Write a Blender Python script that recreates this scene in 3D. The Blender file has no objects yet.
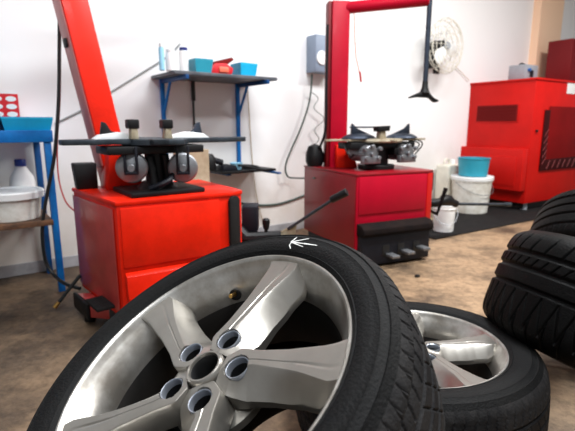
import bpy, bmesh, math, random
import numpy as np
from mathutils import Vector, Matrix
random.seed(7)
C = bpy.context.scene.collection
SC = bpy.context.scene
R = math.radians

# ------------------------------------------------------------------ camera
FPX, CX, CY, PITCH, H = 455.0, 287.5, 215.5, R(11.2), 0.925
cam_data = bpy.data.cameras.new('camera')
cam = bpy.data.objects.new('camera', cam_data)
C.objects.link(cam)
cam.location = (0, 0, H)
cam.rotation_euler = (math.pi/2 - PITCH, 0, 0)
cam_data.sensor_width = 36.0
cam_data.lens = FPX/575*36.0
cam_data.clip_start = 0.02
cam_data.dof.use_dof = True
cam_data.dof.focus_distance = 0.95
cam_data.dof.aperture_fstop = 5.6
SC.camera = cam

def ray(px, py):
    u = (CY-py)/FPX
    return Vector(((px-CX)/FPX, math.cos(PITCH)+u*math.sin(PITCH), -math.sin(PITCH)+u*math.cos(PITCH)))
def at_z(px, py, z):
    r = ray(px, py); t = (z-H)/r.z
    return Vector((r.x*t, r.y*t, z))
def at_y(px, py, y):
    r = ray(px, py); t = y/r.y
    return Vector((r.x*t, y, H+r.z*t))
WALL_P = Vector((-1.425, 2.93, 0)); WALL_A = R(36)
WALL_D = Vector((math.cos(WALL_A), math.sin(WALL_A), 0)); WALL_N = Vector((math.sin(WALL_A), -math.cos(WALL_A), 0))
def on_wall(px, py, off=0.0):
    """the point seen at a pixel of the photograph on the plane parallel to the back wall, off metres in front of it"""
    r = ray(px, py); p = WALL_P + WALL_N*off
    t = (p-Vector((0, 0, H))).dot(WALL_N)/r.dot(WALL_N)
    return Vector((0, 0, H)) + r*t
def wall_frame(p):
    m = Matrix.Identity(4)
    for i, v in enumerate((WALL_D, WALL_N, Vector((0, 0, 1)))):
        for k in range(3): m[k][i] = v[k]
    m.translation = p
    return m
def frame(p, deg):
    return Matrix.Translation(Vector(p)) @ Matrix.Rotation(R(deg), 4, 'Z')
def axis_frame(p, n, spin=0.0):
    n = Vector(n).normalized()
    q = Vector((0, 0, 1)).rotation_difference(n).to_matrix().to_4x4()
    return Matrix.Translation(Vector(p)) @ q @ Matrix.Rotation(spin, 4, 'Z')

# ------------------------------------------------------------------ materials
def lin(c):
    return tuple((x/12.92 if x <= .04045 else ((x+.055)/1.055)**2.4) for x in (v/255 for v in c)) + (1,)
def mat(name, rgb, rough=.5, metal=0.0, var=.0, vscale=8.0, bump=0.0, bscale=60.0, rgb2=None, coat=0.0, spec=.5, rvar=0.0, detail=5):
    m = bpy.data.materials.new(name); m.use_nodes = True
    nt = m.node_tree; b = nt.nodes['Principled BSDF']
    b.inputs['Base Color'].default_value = lin(rgb)
    b.inputs['Roughness'].default_value = rough
    b.inputs['Metallic'].default_value = metal
    b.inputs['Coat Weight'].default_value = coat
    b.inputs['Coat Roughness'].default_value = .12
    b.inputs['Specular IOR Level'].default_value = spec
    tc = nt.nodes.new('ShaderNodeTexCoord')
    if var or rgb2 or rvar:
        n = nt.nodes.new('ShaderNodeTexNoise'); n.inputs['Scale'].default_value = vscale; n.inputs['Detail'].default_value = detail
        n.inputs['Roughness'].default_value = .65
        nt.links.new(tc.outputs['Object'], n.inputs['Vector'])
        r = nt.nodes.new('ShaderNodeValToRGB')
        c1 = lin(rgb)
        c2 = lin(rgb2) if rgb2 else tuple(max(0, x*(1-var)) for x in c1[:3])+(1,)
        r.color_ramp.elements[0].position = .36; r.color_ramp.elements[0].color = c2
        r.color_ramp.elements[1].position = .62; r.color_ramp.elements[1].color = c1
        nt.links.new(n.outputs['Fac'], r.inputs['Fac']); nt.links.new(r.outputs['Color'], b.inputs['Base Color'])
        if rvar:
            mr = nt.nodes.new('ShaderNodeMapRange'); mr.inputs['To Min'].default_value = max(.05, rough-rvar); mr.inputs['To Max'].default_value = min(1, rough+rvar)
            nt.links.new(n.outputs['Fac'], mr.inputs['Value']); nt.links.new(mr.outputs['Result'], b.inputs['Roughness'])
    if bump:
        n2 = nt.nodes.new('ShaderNodeTexNoise'); n2.inputs['Scale'].default_value = bscale; n2.inputs['Detail'].default_value = 4
        nt.links.new(tc.outputs['Object'], n2.inputs['Vector'])
        bp = nt.nodes.new('ShaderNodeBump'); bp.inputs['Strength'].default_value = bump; bp.inputs['Distance'].default_value = .01
        nt.links.new(n2.outputs['Fac'], bp.inputs['Height']); nt.links.new(bp.outputs['Normal'], b.inputs['Normal'])
    return m
def emit(name, rgb, s):
    m = bpy.data.materials.new(name); m.use_nodes = True
    b = m.node_tree.nodes['Principled BSDF']
    b.inputs['Base Color'].default_value = lin(rgb); b.inputs['Emission Color'].default_value = lin(rgb); b.inputs['Emission Strength'].default_value = s
    return m

M = dict(
    orange=mat('orange_paint', (236, 34, 6), .42, var=.25, vscale=5, coat=.05, rvar=.1, spec=.2),
    orange_hazed=mat('hazed_orange_paint', (188, 62, 58), .4, var=.3, vscale=4, coat=.35),  # reflected haze is part of this base colour
    crimson=mat('crimson_paint', (180, 4, 38), .45, var=.15, vscale=4, coat=.03, spec=.2),
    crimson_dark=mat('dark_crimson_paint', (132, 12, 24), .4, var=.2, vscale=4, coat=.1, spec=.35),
    red=mat('red_enamel', (196, 18, 12), .5, var=.15, vscale=3, coat=.03, spec=.2),
    deep_red=mat('deep_red_enamel', (112, 6, 14), .5, var=.15, vscale=3, spec=.3),
    dark_red=mat('vent_red', (112, 12, 12), .7, spec=.2),
    black=mat('black_plastic', (15, 15, 17), .5, var=.3, vscale=20, spec=.3),
    rubber_pad=mat('worn_black_rubber', (24, 22, 22), .75, var=.4, vscale=14, bump=.2, spec=.25),
    navy=mat('navy_black_paint', (18, 20, 30), .55, var=.3, vscale=10, spec=.3),
    brown_black=mat('worn_hood_rubber', (30, 22, 20), .85, rgb2=(17, 15, 17), vscale=12, bump=.2, spec=.1),
    steel=mat('brushed_steel', (150, 152, 156), .5, .85, var=.3, vscale=12),
    dark_steel=mat('dark_steel', (74, 82, 90), .45, .8, var=.4, vscale=14),
    blue_steel=mat('worn_blue_steel', (62, 70, 84), .45, .7, var=.45, vscale=10),
    grey_plastic=mat('grey_plastic', (150, 156, 164), .45, var=.15),
    pale=mat('pale_cream', (226, 222, 208), .5, var=.15),
    white=mat('white_plastic', (236, 238, 238), .4, var=.06),
    dirty_white=mat('scuffed_white_plastic', (232, 232, 226), .5, rgb2=(196, 192, 180), vscale=9),
    brass=mat('brass', (206, 162, 92), .3, 1.0),
    blue=mat('blue_rack_paint', (16, 118, 196), .45, rgb2=(12, 94, 168), vscale=9, spec=.3),
    deep_blue=mat('deep_blue_paint', (14, 78, 136), .45, rgb2=(10, 56, 104), vscale=9, spec=.3),
    cyan=mat('cyan_plastic', (20, 178, 226), .4, var=.15, vscale=9),
    teal=mat('teal_plastic', (40, 150, 174), .4, var=.12, vscale=9),
    mid_blue=mat('blue_plastic', (16, 92, 168), .4, var=.2),
    cap_blue=mat('navy_cap', (12, 40, 120), .4),
    carton_red=mat('carton_red', (206, 14, 30), .6),
    plank=mat('brown_plank', (112, 78, 52), .7, rgb2=(66, 46, 34), vscale=18, bump=.2),
    grey_board=mat('grey_shelf_board', (92, 96, 102), .55, rgb2=(66, 70, 78), vscale=6),
    cable=mat('black_cable', (26, 30, 32), .5),
    green_cable=mat('dark_green_cable', (52, 74, 68), .5),
    grey_cable=mat('grey_cable', (142, 146, 146), .5),
    red_hose=mat('red_hose', (190, 40, 44), .45),
    carton=mat('beige_carton', (190, 172, 146), .8, rgb2=(160, 142, 116), vscale=10),
    chalk=mat('white_chalk', (232, 232, 228), .9, var=.2, vscale=200),
    alloy=mat('silver_alloy_paint', (162, 158, 151), .34, .85, var=.14, vscale=10, bump=.012, bscale=160, coat=.2, rvar=.06),
    alloy_lip=mat('worn_alloy_lip', (206, 204, 199), .36, .85, rgb2=(160, 154, 145), vscale=9, bump=.03, bscale=90, coat=.1, rvar=.08),
    barrel_dark=mat('dark_barrel_metal', (34, 31, 29), .55, .3, rgb2=(17, 16, 15), vscale=7),  # inner barrel in one dark mottled tone
    hub_black=mat('hub_black', (14, 14, 15), .5),
    lug=mat('chrome_lug_socket', (176, 182, 192), .34, .75),
    tan=mat('tan_metal', (184, 174, 152), .5, .2, rgb2=(140, 124, 98), vscale=12),
    peach=mat('peach_light_on_wall', (244, 208, 176), .7),
    glass_cup=mat('light_blue_plastic', (150, 206, 232), .3),
    orange_red=mat('salmon_plastic', (232, 110, 84), .5),
)

def rubber(name, rgb, rgb2, rough, fine=.25, spec=.16):
    m = mat(name, rgb, rough, rgb2=rgb2, vscale=9, bump=fine, bscale=220, rvar=.12, spec=spec)
    return m
M['tyre'] = rubber('tyre_rubber', (13, 13, 13), (7, 7, 8), .68)
M['tread'] = rubber('dusty_tread_rubber', (38, 37, 37), (14, 14, 16), .75)
M['old_tyre'] = rubber('dull_tyre_rubber', (5, 5, 5), (2, 2, 2), .5, spec=.1)

def wall_mat():
    m = bpy.data.materials.new('white_wall_paint'); m.use_nodes = True
    nt = m.node_tree; b = nt.nodes['Principled BSDF']; b.inputs['Roughness'].default_value = .75
    tc = nt.nodes.new('ShaderNodeTexCoord')
    n = nt.nodes.new('ShaderNodeTexNoise'); n.inputs['Scale'].default_value = 1.4; n.inputs['Detail'].default_value = 6; n.inputs['Roughness'].default_value = .6
    nt.links.new(tc.outputs['Object'], n.inputs['Vector'])
    sx = nt.nodes.new('ShaderNodeSeparateXYZ'); nt.links.new(tc.outputs['Object'], sx.inputs['Vector'])
    # scuffs and splashes on the lower metre of the paint
    mr = nt.nodes.new('ShaderNodeMapRange'); mr.inputs['From Min'].default_value = .1; mr.inputs['From Max'].default_value = 1.0
    mr.inputs['To Min'].default_value = .62; mr.inputs['To Max'].default_value = .2
    nt.links.new(sx.outputs['Z'], mr.inputs['Value'])
    mul = nt.nodes.new('ShaderNodeMath'); mul.operation = 'MULTIPLY'
    nt.links.new(n.outputs['Fac'], mul.inputs[0]); nt.links.new(mr.outputs['Result'], mul.inputs[1])
    rp = nt.nodes.new('ShaderNodeValToRGB')
    rp.color_ramp.elements[0].position = .12; rp.color_ramp.elements[0].color = lin((238, 239, 240))
    rp.color_ramp.elements[1].position = .5; rp.color_ramp.elements[1].color = lin((196, 184, 164))
    nt.links.new(mul.outputs[0], rp.inputs['Fac']); nt.links.new(rp.outputs['Color'], b.inputs['Base Color'])
    return m
def floor_mat():
    m = bpy.data.materials.new('stained_concrete'); m.use_nodes = True
    nt = m.node_tree; b = nt.nodes['Principled BSDF']
    tc = nt.nodes.new('ShaderNodeTexCoord')
    def noise(s, d=6, r=.65):
        n = nt.nodes.new('ShaderNodeTexNoise'); n.inputs['Scale'].default_value = s; n.inputs['Detail'].default_value = d; n.inputs['Roughness'].default_value = r
        nt.links.new(tc.outputs['Object'], n.inputs['Vector']); return n
    a, f = noise(2.1, 8, .68), noise(22, 8, .75)
    r1 = nt.nodes.new('ShaderNodeValToRGB')
    e = r1.color_ramp.elements
    e[0].position = .36; e[0].color = lin((84, 68, 52)); e[1].position = .56; e[1].color = lin((168, 139, 108))
    nt.links.new(a.outputs['Fac'], r1.inputs['Fac'])
    r2 = nt.nodes.new('ShaderNodeValToRGB')
    r2.color_ramp.elements[0].position = .34; r2.color_ramp.elements[0].color = (.35, .33, .3, 1)
    r2.color_ramp.elements[1].position = .58; r2.color_ramp.elements[1].color = (1, 1, 1, 1)
    nt.links.new(f.outputs['Fac'], r2.inputs['Fac'])
    mx = nt.nodes.new('ShaderNodeMixRGB'); mx.blend_type = 'MULTIPLY'; mx.inputs['Fac'].default_value = .75
    nt.links.new(r1.outputs['Color'], mx.inputs['Color1']); nt.links.new(r2.outputs['Color'], mx.inputs['Color2'])
    # darkens gradually towards the left-hand machine and rack, mottled by noise
    sx = nt.nodes.new('ShaderNodeSeparateXYZ'); nt.links.new(tc.outputs['Object'], sx.inputs['Vector'])
    mr = nt.nodes.new('ShaderNodeMapRange'); mr.inputs['From Min'].default_value = -1.1; mr.inputs['From Max'].default_value = .5
    mr.inputs['To Min'].default_value = .85; mr.inputs['To Max'].default_value = 0
    nt.links.new(sx.outputs['X'], mr.inputs['Value'])
    g = noise(2.6, 5)
    mm = nt.nodes.new('ShaderNodeMath'); mm.operation = 'MULTIPLY'; nt.links.new(mr.outputs['Result'], mm.inputs[0])
    mg = nt.nodes.new('ShaderNodeMapRange'); mg.inputs['From Min'].default_value = .3; mg.inputs['From Max'].default_value = .6; nt.links.new(g.outputs['Fac'], mg.inputs['Value'])
    mg.inputs['To Min'].default_value = 1.0; mg.inputs['To Max'].default_value = .6
    nt.links.new(mg.outputs['Result'], mm.inputs[1])
    mx2 = nt.nodes.new('ShaderNodeMixRGB'); mx2.blend_type = 'MIX'
    nt.links.new(mm.outputs[0], mx2.inputs['Fac']); nt.links.new(mx.outputs['Color'], mx2.inputs['Color1'])
    mx3 = nt.nodes.new('ShaderNodeMixRGB'); mx3.blend_type = 'MULTIPLY'; mx3.inputs['Fac'].default_value = .7
    mx3.inputs['Color1'].default_value = lin((46, 40, 37)); nt.links.new(r2.outputs['Color'], mx3.inputs['Color2'])
    nt.links.new(mx3.outputs['Color'], mx2.inputs['Color2'])
    nt.links.new(mx2.outputs['Color'], b.inputs['Base Color'])
    b.inputs['Roughness'].default_value = .6
    bp = nt.nodes.new('ShaderNodeBump'); bp.inputs['Strength'].default_value = .25; bp.inputs['Distance'].default_value = .01
    nt.links.new(f.outputs['Fac'], bp.inputs['Height']); nt.links.new(bp.outputs['Normal'], b.inputs['Normal'])
    return m
M['wall'] = wall_mat(); M['floor'] = floor_mat()
M['mat'] = mat('black_rubber_mat', (30, 28, 28), .85, spec=.2, rgb2=(16, 15, 16), vscale=30, bump=.5, bscale=90)
M['wall_base'] = mat('grey_wall_base_paint', (176, 178, 182), .6, rgb2=(146, 146, 148), vscale=6)
M['box_grey'] = mat('blue_grey_plastic', (134, 148, 168), .5, var=.12)
M['strip_pink'] = mat('pinkish_side_shading', (206, 120, 118), .45, var=.2)
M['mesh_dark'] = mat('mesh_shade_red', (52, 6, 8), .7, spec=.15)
M['recess_shade'] = mat('recess_shade_red', (118, 6, 8), .6, var=.2, vscale=3, spec=.15)
M['ceiling'] = mat('grey_ceiling', (168, 166, 160), .8, var=.03)

# ------------------------------------------------------------------ building helpers
class MB:
    """collects shapes in world space and links them as ONE mesh object"""
    def __init__(self, m=None):
        self.bm = bmesh.new(); self.m = m or Matrix.Identity(4)
    def _put(self, verts, m=None):
        mm = m if m is not None else self.m
        for v in verts: v.co = mm @ v.co
    def box(self, x0, x1, y0, y1, z0, z1, bev=0.0, seg=2, m=None):
        r = bmesh.ops.create_cube(self.bm, size=1.0); vs = r['verts']
        for v in vs: v.co = Vector((x0+(v.co.x+.5)*(x1-x0), y0+(v.co.y+.5)*(y1-y0), z0+(v.co.z+.5)*(z1-z0)))
        if bev:
            es = list({e for v in vs for e in v.link_edges})
            rr = bmesh.ops.bevel(self.bm, geom=es, offset=bev, segments=seg, profile=.5, affect='EDGES')
            vs = list({v for f in rr['faces'] for v in f.verts} | {v for v in vs if v.is_valid})
        self._put(vs, m); return self
    def prism(self, pts, z0, z1, bev=0.0, m=None):
        """closed polygon (x, y) swept from z0 to z1"""
        bm = self.bm
        lo = [bm.verts.new((p[0], p[1], z0)) for p in pts]; hi = [bm.verts.new((p[0], p[1], z1)) for p in pts]
        n = len(pts); fs = [bm.faces.new(lo[::-1]), bm.faces.new(hi)]
        for i in range(n): fs.append(bm.faces.new((lo[i], lo[(i+1) % n], hi[(i+1) % n], hi[i])))
        vs = lo+hi
        bmesh.ops.recalc_face_normals(bm, faces=fs)
        if bev:
            es = list({e for v in vs for e in v.link_edges})
            rr = bmesh.ops.bevel(bm, geom=es, offset=bev, segments=2, profile=.5, affect='EDGES')
            vs = list({v for f in rr['faces'] for v in f.verts} | {v for v in vs if v.is_valid})
        self._put(vs, m); return self
    def lathe(self, prof, seg=40, m=None, close=False):
        """profile of (r, z) turned about z; r = 0 ends are capped with a fan"""
        bm = self.bm; rings = []; allv = []
        for r, z in prof:
            if r < 1e-6: v = [bm.verts.new((0, 0, z))]
            else: v = [bm.verts.new((r*math.cos(2*math.pi*i/seg), r*math.sin(2*math.pi*i/seg), z)) for i in range(seg)]
            rings.append(v); allv += v
        pairs = list(zip(rings, rings[1:]))
        if close: pairs.append((rings[-1], rings[0]))
        fs = []
        for a, b in pairs:
            for i in range(seg):
                j = (i+1) % seg
                if len(a) == 1 and len(b) == 1: continue
                if len(a) == 1: fs.append(bm.faces.new((a[0], b[j], b[i])))
                elif len(b) == 1: fs.append(bm.faces.new((a[i], a[j], b[0])))
                else: fs.append(bm.faces.new((a[i], a[j], b[j], b[i])))
        bmesh.ops.recalc_face_normals(bm, faces=fs)
        self._put(allv, m); return self
    def cyl(self, p, q, r, r2=None, seg=20, m=None):
        p = Vector(p); q = Vector(q); d = q-p; L = d.length
        f = Matrix.Translation(p) @ Vector((0, 0, 1)).rotation_difference(d.normalized()).to_matrix().to_4x4()
        r2 = r if r2 is None else r2
        mm = (m if m is not None else self.m) @ f
        c = min(r, r2, L)*.12
        return self.lathe([(0, 0), (r-c, 0), (r, c), (r2, L-c), (r2-c, L), (0, L)], seg, mm)
    def tube(self, pts, r, seg=8, m=None, smooth=6):
        pts = [Vector(p) for p in pts]
        if smooth and len(pts) > 2:
            out = []
            for i in range(len(pts)-1):
                p0 = pts[max(i-1, 0)]; p1 = pts[i]; p2 = pts[i+1]; p3 = pts[min(i+2, len(pts)-1)]
                for k in range(smooth):
                    t = k/smooth
                    out.append(.5*((2*p1)+(p2-p0)*t+(2*p0-5*p1+4*p2-p3)*t*t+(3*p1-p0-3*p2+p3)*t**3))
            pts = out+[pts[-1]]
        bm = self.bm; rings = []; up = None; allv = []
        for i, p in enumerate(pts):
            d = (pts[min(i+1, len(pts)-1)]-pts[max(i-1, 0)]).normalized()
            if up is None:
                up = d.orthogonal().normalized()
            up = (up-d*up.dot(d)).normalized(); s = d.cross(up)
            rr = r[i*len(r)//len(pts)] if isinstance(r, (list, tuple)) else r
            ring = [bm.verts.new(p+(up*math.cos(a)+s*math.sin(a))*rr) for a in (2*math.pi*k/seg for k in range(seg))]
            rings.append(ring); allv += ring
        fs = []
        for a, b in zip(rings, rings[1:]):
            for k in range(seg):
                fs.append(bm.faces.new((a[k], a[(k+1) % seg], b[(k+1) % seg], b[k])))
        fs.append(bm.faces.new(rings[0])); fs.append(bm.faces.new(rings[-1]))
        bmesh.ops.recalc_face_normals(bm, faces=fs)
        self._put(allv, m); return self
    def build(self, name, material, parent=None, smooth=True, **props):
        me = bpy.data.meshes.new(name)
        o = bpy.data.objects.new(name, me); C.objects.link(o)
        if parent is not None:
            w = world_of(parent)
            o.parent = parent
            self.bm.transform(w.inverted())
            _W[o.name] = w.copy()
        else:
            vs = [v.co for v in self.bm.verts]
            if vs:
                lo = Vector([min(v[i] for v in vs) for i in range(3)]); hi = Vector([max(v[i] for v in vs) for i in range(3)])
                base = Vector(((lo.x+hi.x)/2, (lo.y+hi.y)/2, lo.z))
                if not props.pop('keep', False):
                    self.bm.transform(Matrix.Translation(-base)); o.location = base
                    _W[o.name] = Matrix.Translation(base)
                else: _W[o.name] = Matrix.Identity(4)
        if smooth:
            for f in self.bm.faces: f.smooth = True
        self.bm.to_mesh(me); self.bm.free()
        if smooth:
            me.set_sharp_from_angle(angle=R(35))
        me.materials.append(M[material] if isinstance(material, str) else material)
        for k, v in props.items(): o[k] = v
        return o
_W = {}
def world_of(o):
    return _W[o.name]
def thing(name, label, cat, m, group=None):
    o = bpy.data.objects.new(name, None); C.objects.link(o)
    o.empty_display_size = .05
    o.matrix_world = m; _W[o.name] = m.copy()
    o['label'] = label; o['category'] = cat
    if group: o['group'] = group
    return o
def tag(o, label, cat, group=None):
    o['label'] = label; o['category'] = cat
    if group: o['group'] = group
    return o
def I4(): return Matrix.Identity(4)

# ------------------------------------------------------------------ the setting
floor = MB().box(-6, 9, -3, 12, -.05, 0).build('floor', 'floor', smooth=False, keep=True, kind='structure')
wb = MB(wall_frame(WALL_P)); wb.box(-5, 9, -.15, 0, 0, 3.4)
wb.build('wall_back', 'wall', smooth=False, keep=True, kind='structure')
MB(wall_frame(WALL_P)).box(-5, 9, 0, .012, 0, .075, .003).build('baseboard_back', 'wall_base', smooth=False, keep=True, kind='structure')
MB().box(-6, 9, -3, 12, 3.4, 3.5).build('ceiling', 'ceiling', smooth=False, keep=True, kind='structure')
pc = on_wall(533, 60); pd = on_wall(551, 60)  # added pilaster; warm light on the wall is put into its peach
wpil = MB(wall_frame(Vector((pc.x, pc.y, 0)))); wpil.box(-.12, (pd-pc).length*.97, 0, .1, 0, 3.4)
wpil.build('warm_light_trim_1', 'peach', smooth=False, keep=True, kind='structure')

# ------------------------------------------------------------------ tyres and wheels
def tread_summer(u, v):
    """u metres round the tread, v metres across it from the outer shoulder -> depth in metres"""
    d = np.zeros_like(u)
    for g in (.055, .092, .128, .165):
        d = np.maximum(d, .006*np.clip(1.6-np.abs(v-g)/.0035, 0, 1))
    s = np.abs(((u + .35*np.maximum(v, 0)) / .026) % 1 - .5)*.026
    sip = .0045*np.clip(1.5-s/.0016, 0, 1)
    d = np.maximum(d, np.where((v > -.004) & (v < .046), sip, 0)); d = np.maximum(d, np.where((v > .172), sip, 0))
    s2 = np.abs(((u - .6*v) / .034) % 1 - .5)*.034
    d = np.maximum(d, np.where((v > .06) & (v < .165), .003*np.clip(1.5-s2/.0014, 0, 1), 0))
    return d
def tread_winter(u, v):
    d = np.zeros_like(u)
    v = v*.27/.33
    for g, w in ((.056, .005), (.095, .005), (.141, .0045)):
        d = np.maximum(d, .009*np.clip(1.5-np.abs(v-g)/w, 0, 1))
    s = np.abs(((u + .5*v) / .058) % 1 - .5)*.058
    d = np.maximum(d, np.where((v > .005) & (v < .06), .006*np.clip(1.6-s/.0028, 0, 1), 0))
    s = np.abs(((u + .8*v) / .036) % 1 - .5)*.036
    d = np.maximum(d, np.where((v > .066) & (v < .093), .005*np.clip(1.6-s/.0024, 0, 1), 0))
    # zigzag sipes on the wide shoulder block
    zz = np.abs((u/.05) % 1-.5)*2
    t = (v-.152)/.085
    s = np.abs(zz-t)*.025
    d = np.maximum(d, np.where((v > .15) & (v < .238), .005*np.clip(1.5-s/.0022, 0, 1), 0))
    s = np.abs((u/.05+.25) % 1-.5)*.05
    d = np.maximum(d, np.where((v > .2), .006*np.clip(1.5-s/.0025, 0, 1), 0))
    return d
def tread_old(u, v):
    d = np.zeros_like(u)
    for g in (.056, .105, .155, .21):
        d = np.maximum(d, .008*np.clip(1.6-np.abs(v-g)/.005, 0, 1))
    s = np.abs(((u + .5*v) / .03) % 1 - .5)*.03
    return np.maximum(d, np.where((v < .058) | (v > .2), .003*np.clip(1.5-s/.0018, 0, 1), 0))

def tyre_profile(Ro, W, Ri):
    """(r, z) from the outer bead over sidewall, tread and inner sidewall to the inner bead; z = 0 is the outer flange plane"""
    h = Ro-Ri
    side = [(-.02, -.040), (-.012, -.014), (.0, -.004), (.035, .001), (.07, .0035), (.10, .0065), (.12, .0050), (.2, .0085), (.3, .0105), (.4, .0110),
            (.5, .0095), (.53, .0104), (.56, .0080), (.66, .0035), (.69, .0048), (.72, .0010), (.8, -.0060), (.87, -.0150), (.93, -.0260)]
    P = [(Ri+a*h, z) for a, z in side]
    nt = 84
    z0, z1 = -.034, -W+.034
    T = []
    for i in range(nt+1):
        t = i/nt; z = z0+(z1-z0)*t
        e = abs(2*t-1)
        T.append((Ro-.0035*e**2-.004*e**10, z))
    back = [(r, -W-z) for r, z in P[::-1]]
    inner = [(Ri+.004, -W+.05), (Ri+.35*h, -W+.045), (Ri+.7*h, -W+.05), (Ri+.8*h, -W/2), (Ri+.7*h, -.05), (Ri+.35*h, -.045)]
    return P+T+back+inner, (len(P), len(P)+len(T))
def make_tyre(parent, m, Ro, W, Ri, tread, material, seg=900, name='tyre'):
    prof, (a, b) = tyre_profile(Ro, W, Ri)
    pr = np.array(prof); n = len(pr)
    th = np.linspace(0, 2*np.pi, seg, endpoint=False)
    rr = np.repeat(pr[:, 0][:, None], seg, 1); zz = np.repeat(pr[:, 1][:, None], seg, 1)
    u = np.repeat((th*Ro)[None, :], n, 0)
    per = 2*np.pi*Ro
    v = -zz
    ext = np.zeros((n, seg), bool); ext[a-4:b+4] = True
    rr = rr-np.where(ext, tread(u, np.where(ext, v-.01, 0)), 0)
    X = np.stack([rr*np.cos(th), rr*np.sin(th), zz], -1).reshape(-1, 3)
    loc = np.array((world_of(parent).inverted() @ m)) if parent is not None else np.array(m)
    X = X @ loc[:3, :3].T + loc[:3, 3]
    i, j = np.meshgrid(np.arange(n), np.arange(seg), indexing='ij')
    i2 = (i+1) % n; j2 = (j+1) % seg
    F = np.stack([i*seg+j, i2*seg+j, i2*seg+j2, i*seg+j2], -1).reshape(-1, 4)
    me = bpy.data.meshes.new(name)
    me.vertices.add(len(X)); me.vertices.foreach_set('co', X.ravel().astype(np.float32))
    me.loops.add(F.size); me.loops.foreach_set('vertex_index', F.ravel().astype(np.int32))
    me.polygons.add(len(F)); me.polygons.foreach_set('loop_start', (np.arange(len(F))*4).astype(np.int32))
    me.update(calc_edges=True); me.validate()
    bm = bmesh.new(); bm.from_mesh(me); bmesh.ops.recalc_face_normals(bm, faces=bm.faces); bm.to_mesh(me); bm.free()
    me.polygons.foreach_set('use_smooth', np.ones(len(me.polygons), bool))
    me.set_sharp_from_angle(angle=R(40))
    me.materials.append(M[material]); me.materials.append(M['tread'])
    o = bpy.data.objects.new(name, me); C.objects.link(o)
    if material == 'tyre':
        idx = np.zeros((n, seg), np.int32); idx[a-3:b+2] = 1
        if len(me.polygons) == n*seg: me.polygons.foreach_set('material_index', idx.ravel())
    if parent is not None: o.parent = parent; _W[o.name] = world_of(parent).copy()
    else: _W[o.name] = I4()
    return o
def sidewall_z(r, Ro, W, Ri):
    prof, _ = tyre_profile(Ro, W, Ri)
    pts = prof[2:19]
    for (r0, z0), (r1, z1) in zip(pts, pts[1:]):
        if r0 <= r <= r1: return z0+(z1-z0)*(r-r0)/(r1-r0)
    return 0

RIM = .245
def spoke_mesh(mb, m, ang):
    """one spoke: flat left face with a fine step, ridge, rounded right flank; foot on the hub, tip flaring into the lip"""
    bm = mb.bm
    rs = list(np.concatenate([np.linspace(.0315, .042, 8), np.linspace(.0432, .0800, 34), np.linspace(.0825, .2405, 46)]))
    def tab(ks, r):
        for (a, x), (b, y) in zip(ks, ks[1:]):
            if a <= r <= b: return x+(y-x)*(r-a)/(b-a)
        return ks[-1][1] if r > ks[-1][0] else ks[0][1]
    left = [(.03, .036), (.06, .0375), (.09, .033), (.14, .0315), (.2, .0345), (.22, .037), (.2405, .043)]
    right = [(.03, .036), (.06, .0375), (.09, .0345), (.12, .0335), (.17, .0365), (.2, .044), (.22, .041), (.2405, .027)]
    def lim(r): return r*math.tan(R(36))*.985
    WX, WY, WR = .0585, .0035, .0188
    rings = []
    for r in rs:
        wl, wr_ = min(tab(left, r), lim(r)), min(tab(right, r), lim(r))
        t = (r-.0315)/(.2405-.0315)
        z = -.018+.0125*t**1.6
        e = min(1, max(0, (r-.036)/.05)); e = e*e*(3-2*e)
        tip = max(0, min(1, (r-.19)/.05))
        dep = .046*(1-.75*tip)
        rdg = tab([(.03, .0), (.06, .12), (.09, .16), (.15, -.15), (.2, -.45), (.235, -.8), (.2405, -.8)], r)
        drop = tab([(.03, .004), (.045, .010), (.08, .030), (.15, .036), (.2, .034), (.2405, .018)], r)
        yr = rdg*(wl if rdg > 0 else wr_)
        N1_, N2_ = 26, 24
        row = [(wl, -dep)]
        for k in range(N1_+1):
            q = 1-k/N1_
            y = yr+(wl-yr)*q
            dz = -.0006*q
            if q > .94: dz -= .0035*((q-.94)/.06)**2*(1-tip)
            if .30 < q < .38: dz -= .0011*(1-tip)*e
            row.append((y, dz))
        for k in range(1, N2_+1):
            q = k/N2_
            dz = -drop*q**1.12
            row.append((yr-(yr+wr_)*q, dz))
        row.append((-wr_, -max(dep, drop+.012)))
        ring = []
        for k, (y, dz) in enumerate(row):
            zz = z+dz
            if 0 < k < len(row)-1:
                d = math.hypot(r-WX, y-WY)
                if d < WR+.0012:
                    f = min(1, (WR+.0012-d)/.0014); zz = zz*(1-f)+(-.064)*f
            ring.append(bm.verts.new((r, y, min(zz, z+.001))))
        rings.append(ring)
    fs = []
    for a, b in zip(rings, rings[1:]):
        for i in range(len(a)-1): fs.append(bm.faces.new((a[i], a[i+1], b[i+1], b[i])))
        fs.append(bm.faces.new((a[-1], a[0], b[0], b[-1])))
    fs.append(bm.faces.new(rings[0])); fs.append(bm.faces.new(rings[-1]))
    bmesh.ops.recalc_face_normals(bm, faces=fs)
    mb._put([v for r in rings for v in r], m @ Matrix.Rotation(ang, 4, 'Z'))
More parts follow.
